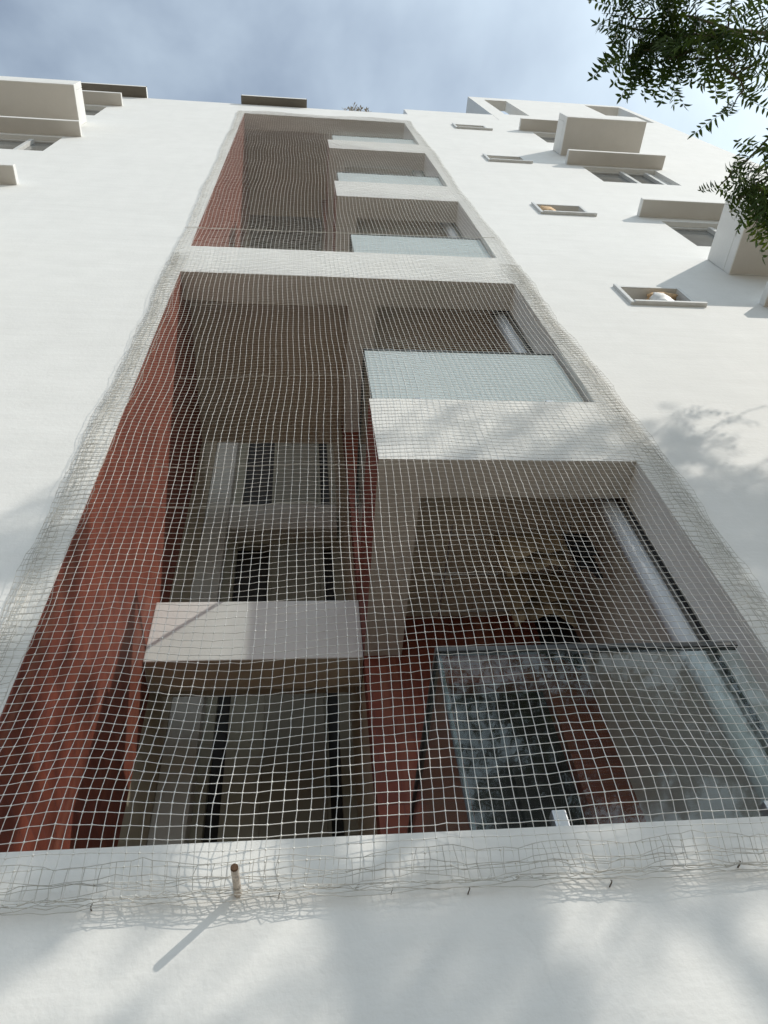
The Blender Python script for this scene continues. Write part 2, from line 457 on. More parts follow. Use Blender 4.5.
# back wall of the balconies, red, with a dark door on each floor
FLOORS = [(2.855, 0.0), (5.86, 5.118), (8.98, 8.22), (12.09, 11.27), (15.10, 14.37)]    # top of fascia, soffit of its beam
HEAD = [5.50, 8.60, 11.66, 14.76, 17.9]       # inner ceiling over each balcony
mb = MB()
doors = [(0.98, 1.66, f[0], f[0]+2.0) for f in FLOORS]
holed_wall(mb, PX, OX1, LEDGE-0.3, 18.1, doors, BACK, BACK+0.15)
o = mb.build('back_wall', M_RED, bld); o['label'] = 'red back wall of the balconies'
for d in doors:
    mb = MB(); mb.box(d[0], d[1], BACK+0.151, BACK+0.19, d[2]-0.1, d[3]+0.1)
    dr = mb.build('door', M_DOOR, bld)
    mb = MB()
    for x in (d[0]+0.003, (d[0]+d[1])/2-0.02, d[1]-0.043): mb.box(x, x+0.04, BACK+0.1, BACK+0.15, d[2], d[3]-0.002)
    mb.box(d[0]+0.043, (d[0]+d[1])/2-0.021, BACK+0.1, BACK+0.15, d[3]-0.05, d[3]-0.003)
    mb.box((d[0]+d[1])/2+0.021, d[1]-0.044, BACK+0.1, BACK+0.15, d[3]-0.05, d[3]-0.003)
    mb.build('door_frame', M_DOOR, dr)
# wall between shaft and rooms, behind the balconies
mb = MB(); mb.box(PX+0.002, PX+0.15, BACK+0.151, DEEP, 0.3, 18.1); mb.build('shaft_wall', M_CEIL, bld)
# back of the shaft: pale wall, recessed dark gaps, floor beams
mb = MB()
gaps = []
for k, z in enumerate((2.3, 6.7, 8.85, 11.9, 14.95)):
    h = 5.42 if k == 0 else z + 2.38
    if k == 0:
        gaps += [(-0.715, -0.60, z, 6.5), (0.24, 0.335, z, 6.5)]
    else:
        gaps += [(-0.69, -0.34, z, 8.16 if k == 1 else z+2.42), (0.25, 0.36, z, 8.16 if k == 1 else z+2.42)]
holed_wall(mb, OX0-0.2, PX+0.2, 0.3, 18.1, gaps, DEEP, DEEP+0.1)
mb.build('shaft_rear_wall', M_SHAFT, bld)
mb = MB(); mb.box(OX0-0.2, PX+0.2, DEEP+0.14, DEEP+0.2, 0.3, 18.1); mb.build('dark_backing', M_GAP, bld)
for z in (8.22, 11.3, 14.4):
    mb = MB(); mb.box(-0.80, 0.415, DEEP-0.16, DEEP-0.002, z, z+0.48); mb.build('floor_beam', M_SHADED, bld, bevel=0.01)
mb = MB(); mb.box(-1.06, -0.802, DEEP-0.2, DEEP-0.002, 0.3, 18.0); mb.build('column', M_SHADED, bld, bevel=0.01)
for z0, z1 in ((2.3, 6.5), (6.7, 8.1), (8.85, 11.2), (11.9, 14.3)):
    mb = MB(); mb.box(-0.30, 0.21, DEEP-0.05, DEEP-0.002, z0, z1); mb.build('wall_panel', M_PANEL, bld, bevel=0.006)

# landing of the stair lobby set deep in the shaft
mb = MB()
mb.box(OX0+0.001, 0.437, 1.606, 1.909, 5.118, 5.70, mi=0, faces=dict(b=1))
mb.box(OX0+0.001, 0.437, 1.910, 2.3, 5.40, 5.69, mi=1)
o = mb.build('landing', [M_WHITE, M_CEIL], bld, bevel=0.008); o['label'] = 'white stair landing edge half in sun'

# beam and floor that cross the whole opening
mb = MB()
mb.box(OX0+0.001, OX1-0.001, WT+0.001, CEILB if False else BACK-0.001, 8.60, 8.95, faces=dict(b=1))
mb.box(OX0+0.001, PX-0.001, BACK, CEILB, 8.60, 8.95, faces=dict(b=1))
mb.box(PX+0.001, PX+0.26, WT+0.001, BACK-0.002, BEAM0+0.001, 8.599, mi=1, faces=dict(b=2))
mb.build('cross_floor', [M_WHITE, M_CEIL, M_SHADED], bld)
mb = MB(); mb.box(OX0-0.003, OX1+0.001, 0.0015, WT-0.001, BEAM0-0.0015, BEAM0+0.02); mb.build('beam_soffit', M_SHADED, bld)  # thin sheet giving the beam underside its painted shade
# top ceiling of the opening
mb = MB()
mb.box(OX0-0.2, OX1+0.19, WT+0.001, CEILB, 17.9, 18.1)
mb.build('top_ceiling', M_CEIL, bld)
mb = MB(); mb.box(OX0-0.003, OX1-0.001, 0.002, WT-0.001, TOPZ-0.0015, TOPZ+0.02); mb.build('head_soffit', M_SHADED, bld)  # thin sheet with the shade under the head in its colour

# balcony slabs with downstand beams
def balcony_slab(top, sof, inner):
    mb = MB()
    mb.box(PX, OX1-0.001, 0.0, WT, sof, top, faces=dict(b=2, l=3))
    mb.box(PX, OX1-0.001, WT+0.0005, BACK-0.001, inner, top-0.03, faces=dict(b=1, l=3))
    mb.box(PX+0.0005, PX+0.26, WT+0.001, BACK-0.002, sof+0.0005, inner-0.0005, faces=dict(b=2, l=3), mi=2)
    return mb.build('balcony_slab', [M_WHITE, M_CEIL, M_SHADED, M_RED], bld)
for (t, s), inn in ((FLOORS[1], HEAD[0]), (FLOORS[3], HEAD[2]), (FLOORS[4], HEAD[3])):
    balcony_slab(t, s, inn)
mb = MB()
mb.box(PX-0.2, OX1-0.001, WT+0.001, BACK-0.001, LEDGE-0.4, LEDGE-0.03)
mb.box(OX0+0.001, PX-0.201, WT+0.001, DEEP-0.3, 2.2, 2.3, mi=1)
mb.build('floor_slab', [M_WHITE, M_CEIL], bld)

# glass railings, each with its side return, clamps and top rail
def railing(z, h, x0, x1, gm, thick_rail):
    mb = MB()
    mb.box(x0, x1, 0.044, 0.056, z+0.012, z+h)
    mb.box(x0, x0+0.012, 0.060, BACK-0.12, z+0.012, z+h, mi=1)
    g = mb.build('glass_railing', [gm, M_GLASS_CLEAR], bld)
    r = MB(); t = 0.016 if thick_rail else 0.013
    r.box(x0-0.008, x1+0.01, 0.05-t, 0.05+t, z+h+0.0005, z+h+1.6*t)
    r.box(x0-0.008, x0+0.02, 0.05+t+0.001, BACK-0.1, z+h+0.0005, z+h+1.6*t)
    r.box(x0-0.006, x0+0.016, 0.0565, 0.0595, z+0.012, z+h)
    r.build('top_rail', M_RAILGREY, g, bevel=0.003)
    for x in (x0+0.3, x1-0.25):
        c = MB(); c.box(x-0.025, x+0.025, 0.026, 0.074, z-0.03, z+0.075); c.build('glass_clamp', M_STEEL, g, bevel=0.005)
railing(2.855, 0.815, 0.565, 1.875, M_GLASS_CLEAR, True)
railing(5.86, 0.86, 0.472, 1.915, M_GLASS_HAZE, False)
railing(8.98, 0.78, 0.535, 1.945, M_GLASS_HAZE, False)
railing(12.09, 0.74, 0.51, 1.945, M_GLASS_HAZE, False)
railing(15.10, 0.69, 0.54, 1.945, M_GLASS_HAZE, False)

# drain pipe down the balcony corners, and a thin cable beside it
for z0, z1 in ((2.86, 5.499), (5.87, 8.33), (8.97, 11.6), (12.07, 14.7)):
    mb = MB(); mb.tube([(1.888, 0.345, z0), (1.888, 0.345, z1)], 0.057, 16)
    p = mb.build('drain_pipe', M_PVC, bld, smooth=True)
    mb = MB(); mb.tube([(1.888, 0.345, z1-0.12), (1.888, 0.345, z1-0.1), (1.888, 0.345, z1+0.0)], [0.066, 0.068, 0.068], 16); mb.build('pipe_collar', M_ALU, p, smooth=False)
    mb = MB(); mb.tube([(1.957, 0.285, z0), (1.957, 0.285, z1)], 0.010, 6); mb.build('cable', M_BLACK, bld)

# sun shades over the windows
def shade(x0, x1, z, p=0.21):
    mb = MB(); mb.box(x0, x1, -p, 0.0-0.0005, z, z+0.085, faces=dict(b=1))
    return mb.build('sun_shade', [M_WHITE, M_SHADED], bld, bevel=0.008)
for z in (4.72, 7.83, 10.94, 14.10, 17.27): shade(4.21, 5.82, z)
for z in (4.75, 7.90, 11.02, 14.12, 17.27): shade(-4.95, -3.24, z); shade(-9.5, -7.6, z)
# boxed ledges that carry air conditioners
def ledge(x0, x1, z, p, h=0.46):
    mb = MB()
    mb.box(x0, x1, -p, -0.001, z, z+0.12, faces=dict(b=1))
    mb.box(x0, x1, -p, -p+0.09, z+0.1205, z+h)
    mb.box(x0, x0+0.09, -p+0.091, -0.001, z+0.1205, z+h); mb.box(x1-0.09, x1, -p+0.091, -0.001, z+0.1205, z+h)
    return mb.build('equipment_ledge', [M_WHITE, M_SHADED], bld, bevel=0.01)
ledge(4.33, 5.70, 14.87, 0.58); ledge(4.32, 5.9, 8.74, 0.66, 0.5)
ledge(-5.1, -3.45, 14.96, 0.58); ledge(-5.1, -3.45, 8.74, 0.6)

# windows: frame, mullion, sliding panes
def window(h, mull):
    x0, x1, z0, z1 = h
    y0, y1 = 0.06, 0.11
    fr = MB(); w = 0.05
    fr.box(x0+.001, x0+w, y0, y1, z0+.001, z1-.001); fr.box(x1-w, x1-.001, y0, y1, z0+.001, z1-.001)
    fr.box(x0+w+.001, x1-w-.001, y0, y1, z1-w, z1-.001); fr.box(x0+w+.001, x1-w-.001, y0, y1, z0+.001, z0+w)
    for mx in mull:
        fr.box(mx-0.03, mx+0.03, y0-0.03, y1-0.002, z0+w+.001, z1-w-.001)
    f = fr.build('window', M_FRAME, bld, bevel=0.004)
    pn = MB(); pn.box(x0+w-.01, x1-w+.01, y0+0.02, y0+0.026, z0+w-.01, z1-w+.01); pn.build('pane', M_PANE, f)
    bk = MB(); bk.box(x0-.1, x1+.1, WT+0.05, WT+0.08, z0-.1, z1+.1); bk.build('curtain', M_CEIL, f)
    return f
for h in win_r: window(h, [h[0]+0.63, h[1]-0.17])
for h in win_l: window(h, [h[1]-0.42])
for h in win_ll: window(h, [h[0]+0.7])

# small ventilator windows with a projecting concrete surround
def ventilator(h):
    x0, x1, z0, z1 = h
    mb = MB(); w = 0.038; p = 0.028
    mb.box(x0-w, x0-.001, -p, 0.2, z0-w, z1+w-.001)
    mb.box(x0, x1+w+0.06, -p-0.01, 0.2, z0-w, z0-.001)
    mb.box(x1+.001, x1+w, -0.012, 0.2, z0, z1+w-.001); mb.box(x0, x1, -0.012, 0.2, z1+.001, z1+w-.001)
    f = mb.build('ventilator_window', M_FRAME, bld, bevel=0.004)
    lv = MB()
    for k in range(5):
        z = z0 + 0.03 + k*(z1-z0-0.06)/4
        lv.add([(x0+.005, 0.19, z-0.03), (x1-.005, 0.19, z-0.03), (x1-.005, 0.235, z+0.03), (x0+.005, 0.235, z+0.03),
                (x0+.005, 0.19, z-0.025), (x1-.005, 0.19, z-0.025), (x1-.005, 0.235, z+0.035), (x0+.005, 0.235, z+0.035)],
               [(0,1,2,3),(7,6,5,4),(0,4,5,1),(2,6,7,3),(1,5,6,2),(3,7,4,0)])
    lv.build('louvre', M_PANE, f)
    bk = MB(); bk.box(x0-.1, x1+.1, WT+0.05, WT+0.08, z0-.1, z1+.1); bk.build('backing', M_CEIL, f)
for h in vents: ventilator(h)

# rusty pipe stub sticking out of the ledge wall
mb = MB(); mb.tube([(-0.179, 0.02, 2.690), (-0.181, -0.08, 2.694), (-0.183, -0.130, 2.697)], [0.0118, 0.0115, 0.0115], 12)
p = mb.build('pipe_stub', M_RUST, bld, smooth=False)
mb = MB(); mb.tube([(-0.1831, -0.1302, 2.697), (-0.1833, -0.137, 2.6975)], [0.0118, 0.0105], 12); mb.build('rusty_tip', M_RUSTTIP, p)

# ------------------------------------------------------------------ bird net
NX, PIT = 82, 0.040
ZB, ZT = 2.685, 17.43
NZ = int((ZT-ZB)/PIT)
net = empty('bird_net', 'white square mesh bird net stretched over the whole balcony opening', 'net')
net.location = (0.46, -0.02, ZB)
sm = lambda a: 0.5-0.5*np.cos(np.pi*np.clip(a, 0, 1))
def net_nodes():
    u = np.linspace(0, 1, NX); v = np.arange(NZ+1)/NZ
    U, V = np.meshgrid(u, v)
    Z = ZB + V*(ZT-ZB)
    zz = np.linspace(ZB, ZT, NZ+1)
    xl = -1.145 + 0.010*np.sin(zz*2.1) + 0.006*np.sin(zz*5.3+1) - 0.085*np.exp(-(zz-ZB)/1.4)
    xr = 2.085 + 0.018*np.sin(zz*1.3+2) + 0.008*np.sin(zz*4.1) + 0.03*np.exp(-((zz-6.0)/0.8)**2)
    X = xl[:, None] + (xr-xl)[:, None]*U
    # strands wander together, more in the middle
    mid = np.sin(np.pi*U)
    X = X + mid*(0.022*np.sin(Z*1.1+U*2) + 0.005*np.sin(Z*3.1+U*4+1)) + (1-U)**3*mid*0.010*np.sin(Z*4.4+1)
    h = Z-ZB
    low = np.exp(-h/0.75)
    fold = np.abs(((U*2.63+0.12) % 1.0)-0.5)*2             # cusps where the net is gathered
    Z = Z - low*0.09*np.clip(h/0.25, 0, 1)*(np.sqrt(fold+0.06)-0.6) + 0.010*np.sin(U*23+Z*1.3)*np.clip(h/0.4, 0, 1)
    Z = Z + 0.012*np.sin(U*9+V*40)*np.clip(h/0.5, 0, 1)
    X = X + low*0.03*np.sin((U*2.63+0.12)*2*np.pi)*np.clip(h/0.3, 0, 1)
    Y = -0.018 - 0.05*np.clip(h/0.5, 0, 1)*mid*(0.5+0.5*np.sin(U*7+Z*0.8)) - 0.070*np.exp(-((h-0.26)/0.22)**2)*(0.35+0.65*fold)
    edge = np.minimum(U, 1-U)*(NX-1)
    Y = np.where(edge < 3, np.maximum(Y, -0.03), Y)
    j = rng.normal(0, 1, (3,)+X.shape)
    inner = np.clip(edge/2, 0.2, 1)
    X = X + j[0]*0.0007*inner; Z = Z + j[1]*0.0010*inner; Y = Y + j[2]*0.0015*inner
    Y = np.minimum(Y, -0.006)
    return np.stack([X, Y, Z], -1)
NODES = net_nodes()
def strands(lines, rad):
    """lines: list of (n,3) arrays -> triangular tubes"""
    V = []; F = []; o = 0
    for P in lines:
        n = len(P)
        T = np.gradient(P, axis=0); T /= np.linalg.norm(T, axis=1)[:, None]+1e-9
        ref = np.array([0.0, 1.0, 0.0]); A = np.cross(T, ref); A /= np.linalg.norm(A, axis=1)[:, None]+1e-9
        B = np.cross(T, A)
        r = rad if np.isscalar(rad) else rad[:n, None]
        ring = np.stack([P + r*(math.cos(t)*A + math.sin(t)*B) for t in (0, 2.0944, 4.1888)], 1)
        V.append(ring.reshape(-1, 3))
        i = np.arange(n-1)[:, None]*3 + o
        for k in range(3):
            k2 = (k+1) % 3
            F.append(np.concatenate([i+k, i+k2, i+3+k2, i+3+k], 1))
        o += 3*n
    return np.concatenate(V), np.concatenate(F)
def mesh_np(name, V, F, mt, parent, smooth=False, attr=None):
    me = bpy.data.meshes.new(name)
    V = np.asarray(V, dtype=np.float32); F = np.asarray(F, dtype=np.int32); k = F.shape[1]
    me.vertices.add(len(V)); me.vertices.foreach_set('co', V.ravel())
    me.loops.add(F.size); me.loops.foreach_set('vertex_index', F.ravel())
    me.polygons.add(len(F)); me.polygons.foreach_set('loop_start', np.arange(len(F), dtype=np.int32)*k)
    me.polygons.foreach_set('loop_total', np.full(len(F), k, dtype=np.int32))
    me.update(calc_edges=True)
    if attr is not None:
        a = me.attributes.new('shade', 'FLOAT', 'POINT'); a.data.foreach_set('value', np.asarray(attr, dtype=np.float32))
    me.materials.append(mt)
    if smooth: me.polygons.foreach_set('use_smooth', np.ones(len(F), dtype=bool))
    o = bpy.data.objects.new(name, me); COL.objects.link(o)
    o.parent = parent
    if parent: o.location = -Vector(parent.location)
    return o
lines = [NODES[:, i] for i in range(NX)] + [NODES[j] for j in range(NZ+1)]
V, F = strands(lines, 0.0014)
# knots where the twines cross, on the part of the net near enough to show them
K = NODES[:150].reshape(-1, 3); rk = 0.0027*rng.uniform(0.8, 1.25, (len(K), 1, 1))
cu = np.array([(-1,0,-1),(0,-1,-1),(1,0,-1),(0,1,-1),(-1,0,1),(0,-1,1),(1,0,1),(0,1,1)], float)*[1.1, 1.0, 0.85]
KV = (K[:, None, :] + cu[None]*rk).reshape(-1, 3)
KF = (np.arange(len(K))[:, None, None]*8 + np.array([(3,2,1,0),(4,5,6,7),(0,1,5,4),(1,2,6,5),(2,3,7,6),(3,0,4,7)])[None]).reshape(-1, 4)
F = np.concatenate([F, KF + len(V)]); V = np.concatenate([V, KV])
mesh_np('mesh_panel', V, F, M_NET, net, True)
# doubled edges, hem and the ropes that carry the net
def wob(P, a, s):
    n = len(P); q = P.copy()
    k = np.arange(n)
    q[:, 0] += a*np.sin(k*0.9+s)*0.7 + rng.normal(0, a*0.35, n)
    q[:, 2] += a*np.sin(k*0.55+2*s) + rng.normal(0, a*0.35, n)
    q[:, 1] = np.minimum(q[:, 1], -0.006) - np.abs(rng.normal(0, a*0.3, n))
    return q
hem = []
for s in range(4): hem.append(wob(NODES[0] + np.array([0, 0, -0.004-0.008*s]), 0.007, s*1.7))
for s in range(2): hem.append(wob(NODES[1] + np.array([0, -0.003, -0.01]), 0.008, s*2.3+.4))
# loose folded margin along the hem
for i in range(0, NX-1):
    p = NODES[0, i]; q = NODES[0, min(i+1, NX-1)]
    pts = [p, p + [rng.normal(0, .008), -0.008, -0.006-abs(rng.normal(0, .004))], (p+q)/2 + [0, -0.012, -0.008-abs(rng.normal(0, .006))], q + [0, -0.006, rng.normal(-0.004, .008)]]
    hem.append(np.array(pts))
V, F = strands(hem, 0.0012); mesh_np('hem', V, F, M_HEM, net, True)
for side in (0, -1):
    L = [wob(NODES[:, side] + np.array([0.012*s*(1 if side else -1), 0, 0]), 0.006, s) for s in range(3)]
    sgn = 1 if side else -1
    for w in range(1, 4):                                   # the margin is folded back on itself
        L.append(wob(NODES[:, side] + np.array([sgn*(0.030-0.020*w), -0.006*w, 0.01*w]), 0.005, w))
    for j in range(0, NZ, 2):
        if rng.random() < 0.35: continue
        a0 = NODES[j, side]
        L.append(np.array([a0 + [sgn*0.014, -0.002, 0], a0 + [-sgn*0.03, -0.012, 0.012+rng.normal(0, .006)], a0 + [-sgn*0.075, -0.02, 0.02+rng.normal(0, .008)]]))
    V, F = strands(L, 0.0010); mesh_np('border_rope', V, F, M_HEM, net, True)
def folded(sub, off, name, seed):
    # a strip of the net turned back over itself, so cells cross at odd angles
    r = np.random.default_rng(seed); P = sub + np.array(off)
    a, b = P.shape[:2]; k = np.arange(a)[:, None]; q = np.arange(b)[None, :]
    P[..., 0] += 0.009*np.sin(k*0.37+q*0.8+seed) + r.normal(0, 0.003, (a, b))
    P[..., 2] += 0.010*np.sin(k*0.29-q*0.6+seed) + r.normal(0, 0.003, (a, b))
    P[..., 1] = np.minimum(P[..., 1], -0.008) - 0.006 - 0.006*np.abs(np.sin(k*0.5+q))
    V, F = strands([P[:, j] for j in range(b)] + [P[i] for i in range(a)], 0.0012)
    mesh_np(name, V, F, M_HEM, net, True)
folded(NODES[:150, 0:4].copy(), (0.015, 0, 0.019), 'folded_margin', 1)
folded(NODES[:150, 0:3].copy(), (-0.03, 0, 0.011), 'folded_margin', 4)
folded(NODES[:150, -5:].copy(), (-0.012, 0, 0.018), 'folded_margin', 2)
folded(NODES[:150, -4:].copy(), (0.035, 0, 0.012), 'folded_margin', 5)
folded(NODES[0:3, :].copy(), (0.009, -0.004, 0.004), 'folded_margin', 6)
V, F = strands([wob(NODES[-1]+np.array([0, 0, .006*s]), 0.006, s) for s in range(3)], 0.0014); mesh_np('border_rope', V, F, M_NET, net, True)
xs = np.linspace(-1.14, 2.03, 60)
rope = np.stack([xs, np.full(60, -0.075), 9.33 + 0.105*(xs+1.14)/3.17 - 0.02*np.sin((xs+1.14)/3.17*np.pi)], 1)
V, F = strands([rope], 0.0035); mesh_np('support_rope', V, F, M_NET, net, True)
for zrow, n in ((7.35, 26), (6.05, 30), (4.98, 40), (4.62, 24)):
    j = int((zrow-ZB)/PIT); i0 = int(rng.integers(2, 12))
    L = [wob(NODES[j, i0:i0+n] + np.array([0, -.002, .004]), 0.0035, 1.0)]
    V, F = strands(L, 0.0016); mesh_np('joining_cord', V, F, M_NET, net, True)
for (x, z, s) in ((-0.587, 2.666, 1), (-0.06, 2.672, .8), (0.94, 2.650, 1.2), (0.50, 2.652, 1), (1.375, 2.688, 1.3), (0.27, 2.664, .5)):
    mb = MB(); r = 0.0021*s
    mb.tube([(x, 0.01, z), (x, -0.014, z), (x+.002, -0.020, z+0.002), (x+.004, -0.022, z+0.007), (x+.003, -0.018, z+.011)], [r, r, r*.9, r*.8, r*.6], 6)
    h = mb.build('hook', M_HOOK, net); h.location = -Vector(net.location)

# ------------------------------------------------------------------ laundry rack under the lowest balcony ceiling
rack = empty('ceiling_rack', 'ceiling hung drying rack over the lowest balcony', 'rack'); rack.location = (1.3, 0.9, 5.5)
def rel(o, par): o.location = -Vector(par.location); return o
ROD = [(0.62, 5.22), (0.95, 5.22), (1.28, 5.22)]
for y, z in ROD:
    mb = MB(); mb.tube([(0.85, y, z), (1.83, y, z)], 0.008, 8); rel(mb.build('rod', M_STEEL, rack), rack)
for x in (0.95, 1.72):
    mb = MB(); mb.tube([(x, 0.55, 5.232), (x, 1.36, 5.232)], 0.006, 6); rel(mb.build('bar', M_STEEL, rack), rack)
    for y in (0.62, 1.28):
        mb = MB(); mb.tube([(x, y, 5.235), (x, y, 5.499)], 0.003, 5); rel(mb.build('cord', M_FRAME, rack), rack)
def cloth(name, label, cat, x0, x1, y, z, drop, mt, wav, seed):
    r = random.Random(seed); nx, ns = 18, 22
    V = []; 
    for i in range(nx+1):
        a = i/nx
        for k in range(ns+1):
            s = (k/ns-0.5)*2
            side = 1 if s > 0 else -1
            d = abs(s)*drop*(1 if side > 0 else 0.8) * (1+0.12*math.sin(a*5+seed))
            yy = y + side*(0.012 + 0.03*abs(s)) + wav*abs(s)*math.sin(a*11+seed+side)
            if abs(s) < 0.06: yy = y + s*0.2
            V.append((x0+(x1-x0)*a + 0.03*abs(s)*math.sin(seed+a*4), yy, z+0.011-d))
    F = [(i*(ns+1)+k, (i+1)*(ns+1)+k, (i+1)*(ns+1)+k+1, i*(ns+1)+k+1) for i in range(nx) for k in range(ns)]
    mb = MB(); mb.add(V, F); o = mb.build(name, mt, smooth=True)
    sd = o.modifiers.new('thick', 'SOLIDIFY'); sd.thickness = 0.004
    return tag(o, label, cat)
cloth('hanging_cloth', 'tan cloth hanging from the ceiling rack in the middle of the lowest balcony', 'laundry', 1.22, 1.66, 0.62, 5.22, 0.32, M_TAN, 0.02, 1)
cloth('hanging_cloth', 'brown cloth hanging behind the tan one under the balcony ceiling', 'laundry', 1.30, 1.74, 0.95, 5.22, 0.42, M_TAN, 0.03, 2)
cloth('hanging_cloth', 'black cloth hanging at the right end of the front rod', 'laundry', 1.68, 1.82, 0.62, 5.22, 0.34, M_BLKCLOTH, 0.02, 3)
cloth('hanging_cloth', 'black cloth hanging nearest the drain pipe at the back of the rack', 'laundry', 1.60, 1.82, 1.28, 5.22, 0.45, M_BLKCLOTH, 0.03, 4)

# ------------------------------------------------------------------ bundles in the ventilator openings
def bundle(name, label, cat, c, s, mt, seed):
    bm = bmesh.new(); bmesh.ops.create_icosphere(bm, subdivisions=3, radius=1)
    r = np.random.default_rng(seed); ph = r.uniform(0, 6, 9)
    for v in bm.verts:
        p = v.co
        k = 1 + 0.18*math.sin(4*p.x+ph[0])*math.sin(5*p.y+ph[1]) + 0.14*math.sin(9*p.z+ph[2]+3*p.x) + 0.08*math.sin(15*p.x+ph[3]+9*p.y)
        q = p*k
        v.co = Vector((c[0]+q.x*s[0], c[1]+q.y*s[1], c[2]+max(q.z, -0.72)*s[2]))
    me = bpy.data.meshes.new(name); bm.to_mesh(me); bm.free(); me.materials.append(mt)
    me.polygons.foreach_set('use_smooth', [True]*len(me.polygons))
    o = bpy.data.objects.new(name, me); COL.objects.link(o); return tag(o, label, cat)
zs = vents[0][2]
bundle('plastic_bag', 'crumpled white plastic bag in the lowest small square window', 'bag', (3.30, 0.03, zs+0.13), (0.10, 0.06, 0.19), M_BAG, 1)
bundle('cloth_bundle', 'pale orange cloth stuffed beside the white bag in the lowest small window', 'cloth', (3.36, 0.05, zs+0.30), (0.14, 0.05, 0.07), M_ORANGE, 2)
bundle('cloth_wad', 'orange cloth wad in the small window second from the bottom', 'wad', (3.07, 0.02, vents[1][2]+0.16), (0.09, 0.05, 0.17), M_ORANGE, 3)

# small dry weed rooted on the roof edge
mb = MB(); rr = random.Random(3)
for k in range(16):
    a = rr.uniform(0, 6.28); L = rr.uniform(0.08, 0.26)
    p0 = Vector((1.15+rr.uniform(-.25, .25), 0.03, TOPF)); d = Vector((math.cos(a)*0.6, -0.25+math.sin(a)*0.3, 1)).normalized()
    mb.tube([p0, p0+d*L*0.6, p0+d*L+Vector((math.cos(a)*.08, -.03, -.03))], [0.006, 0.004, 0.002], 4)
    for s in range(4):
        q = p0 + d*L*(0.5+0.12*s); e = Vector((rr.uniform(-1, 1), rr.uniform(-1, .3), rr.uniform(0, 1))).normalized()*0.06
        mb.add([q, q+e+Vector((.012, 0, 0)), q+e*1.6, q+e-Vector((.012, 0, 0))], [(0, 1, 2, 3)])
tag(mb.build('roof_weed', M_WEED), 'small dry weed sprouting from the roof edge above the opening', 'plant')

# ------------------------------------------------------------------ tree
tree = empty('neem_tree', 'leafy tree with feathery dark green leaflets overhanging the right corner', 'tree')
BASE = Vector((6.2, -4.6, 0.0)); tree.location = BASE
tr_ = random.Random(21)
def path(a, b, n, w, sag=0.0):
    a, b = Vector(a), Vector(b); L = (b-a).length; out = []
    ph = [tr_.uniform(0, 6.28) for _ in range(3)]
    for i in range(n+1):
        t = i/n; p = a.lerp(b, t)
        e = math.sin(math.pi*t)
        p += Vector((math.sin(5*t+ph[0]), math.sin(4.3*t+ph[1]), math.sin(4*t+ph[2])*0.6))*w*L*e
        p.z -= sag*L*t*t - sag*L*t*0
        out.append(p)
    return out
TR = MB()
trunk = path(BASE, (5.9, -4.3, 4.0), 10, 0.03)
TR.tube(trunk, [0.24-0.01*i for i in range(11)], 14)
LIMBS = []
def limb(a, b, r0, r1, n=9, w=0.05, sag=0.0, k=9):
    p = path(a, b, n, w, sag); TR.tube(p, [r0+(r1-r0)*i/n for i in range(n+1)], k); LIMBS.append(p); return p
top = trunk[-1]
l1 = limb(top, (4.6, -3.1, 6.4), 0.13, 0.06)
l2 = limb(top, (7.5, -3.2, 8.0), 0.13, 0.06)
l3 = limb(top, (7.6, -5.2, 7.4), 0.12, 0.05)
l4 = limb(top, (5.0, -5.6, 7.6), 0.12, 0.05)
l1b = limb(l1[-1], (3.3, -2.2, 6.9), 0.05, 0.022, sag=0.0)
l2b = limb(l2[-1], (6.9, -3.5, 10.2), 0.04, 0.01)
l4b = limb(l4[-1], (4.8, -6.6, 8.0), 0.05, 0.02)
l4c = limb(l4[5], (3.8, -5.0, 6.9), 0.045, 0.015)
l4d = limb(l4c[5], (2.5, -4.8, 6.0), 0.03, 0.01)
l5 = limb(l2[6], (4.5, -3.9, 9.7), 0.03, 0.008)
l2c = limb(l2[5], (5.0, -3.1, 8.6), 0.028, 0.01)
TRUNK = TR.build('trunk', M_BARK, tree, smooth=True); TRUNK.location = -BASE

# compound leaf: rachis with paired sickle leaflets
def leaf_template(seed, pairs):
    r = np.random.default_rng(seed); V = []; F = []
    L = 0.21
    pts = []
    for i in range(pairs+1):
        t = (i+0.8)/(pairs+0.8); x = L*t; z = -0.25*L*t*t
        pts.append((x, z))
    def leaflet(o, d, ln, wd, curl):
        d = d/np.linalg.norm(d); up = np.array([0, 0, 1.0]); s = np.cross(d, up); s /= np.linalg.norm(s)
        n = np.cross(s, d)
        c = lambda t, k, b: o + d*ln*t + s*(wd*k + curl*ln*t*t) - n*(0.10*ln*t*t) + n*b
        b = len(V)
        V.extend([c(0, 0, 0), c(.28, .85, .003), c(.28, -.6, .003), c(.65, .75, .002), c(.65, -.45, .002), c(1, .05, 0)])
        F.extend([(b, b+1, b+2, b+2), (b+1, b+3, b+4, b+2), (b+3, b+5, b+4, b+4)])
    for i, (x, z) in enumerate(pts):
        taper = 1-0.35*abs(i/pairs-0.45)
        for sd in (1, -1):
            d = np.array([0.62+r.normal(0, .2), sd*1.0, -0.35+r.normal(0, .28)])
            leaflet(np.array([x+r.normal(0, .004), 0, z]), d, (0.064+r.normal(0, .008))*taper, 0.0125+r.normal(0, .001), -0.32*sd)
    leaflet(np.array([L*1.02, 0, -0.25*L]), np.array([1, 0.1, -.4]), 0.058, 0.011, 0.15)
    b = len(V)
    for t in (0, .5, 1.0):
        x = L*t; z = -0.25*L*t*t
        V.extend([np.array([x, .0012, z]), np.array([x, -.0012, z])])
    F.extend([(b, b+1, b+3, b+2), (b+2, b+3, b+5, b+4)])
    return np.array(V), np.array(F)
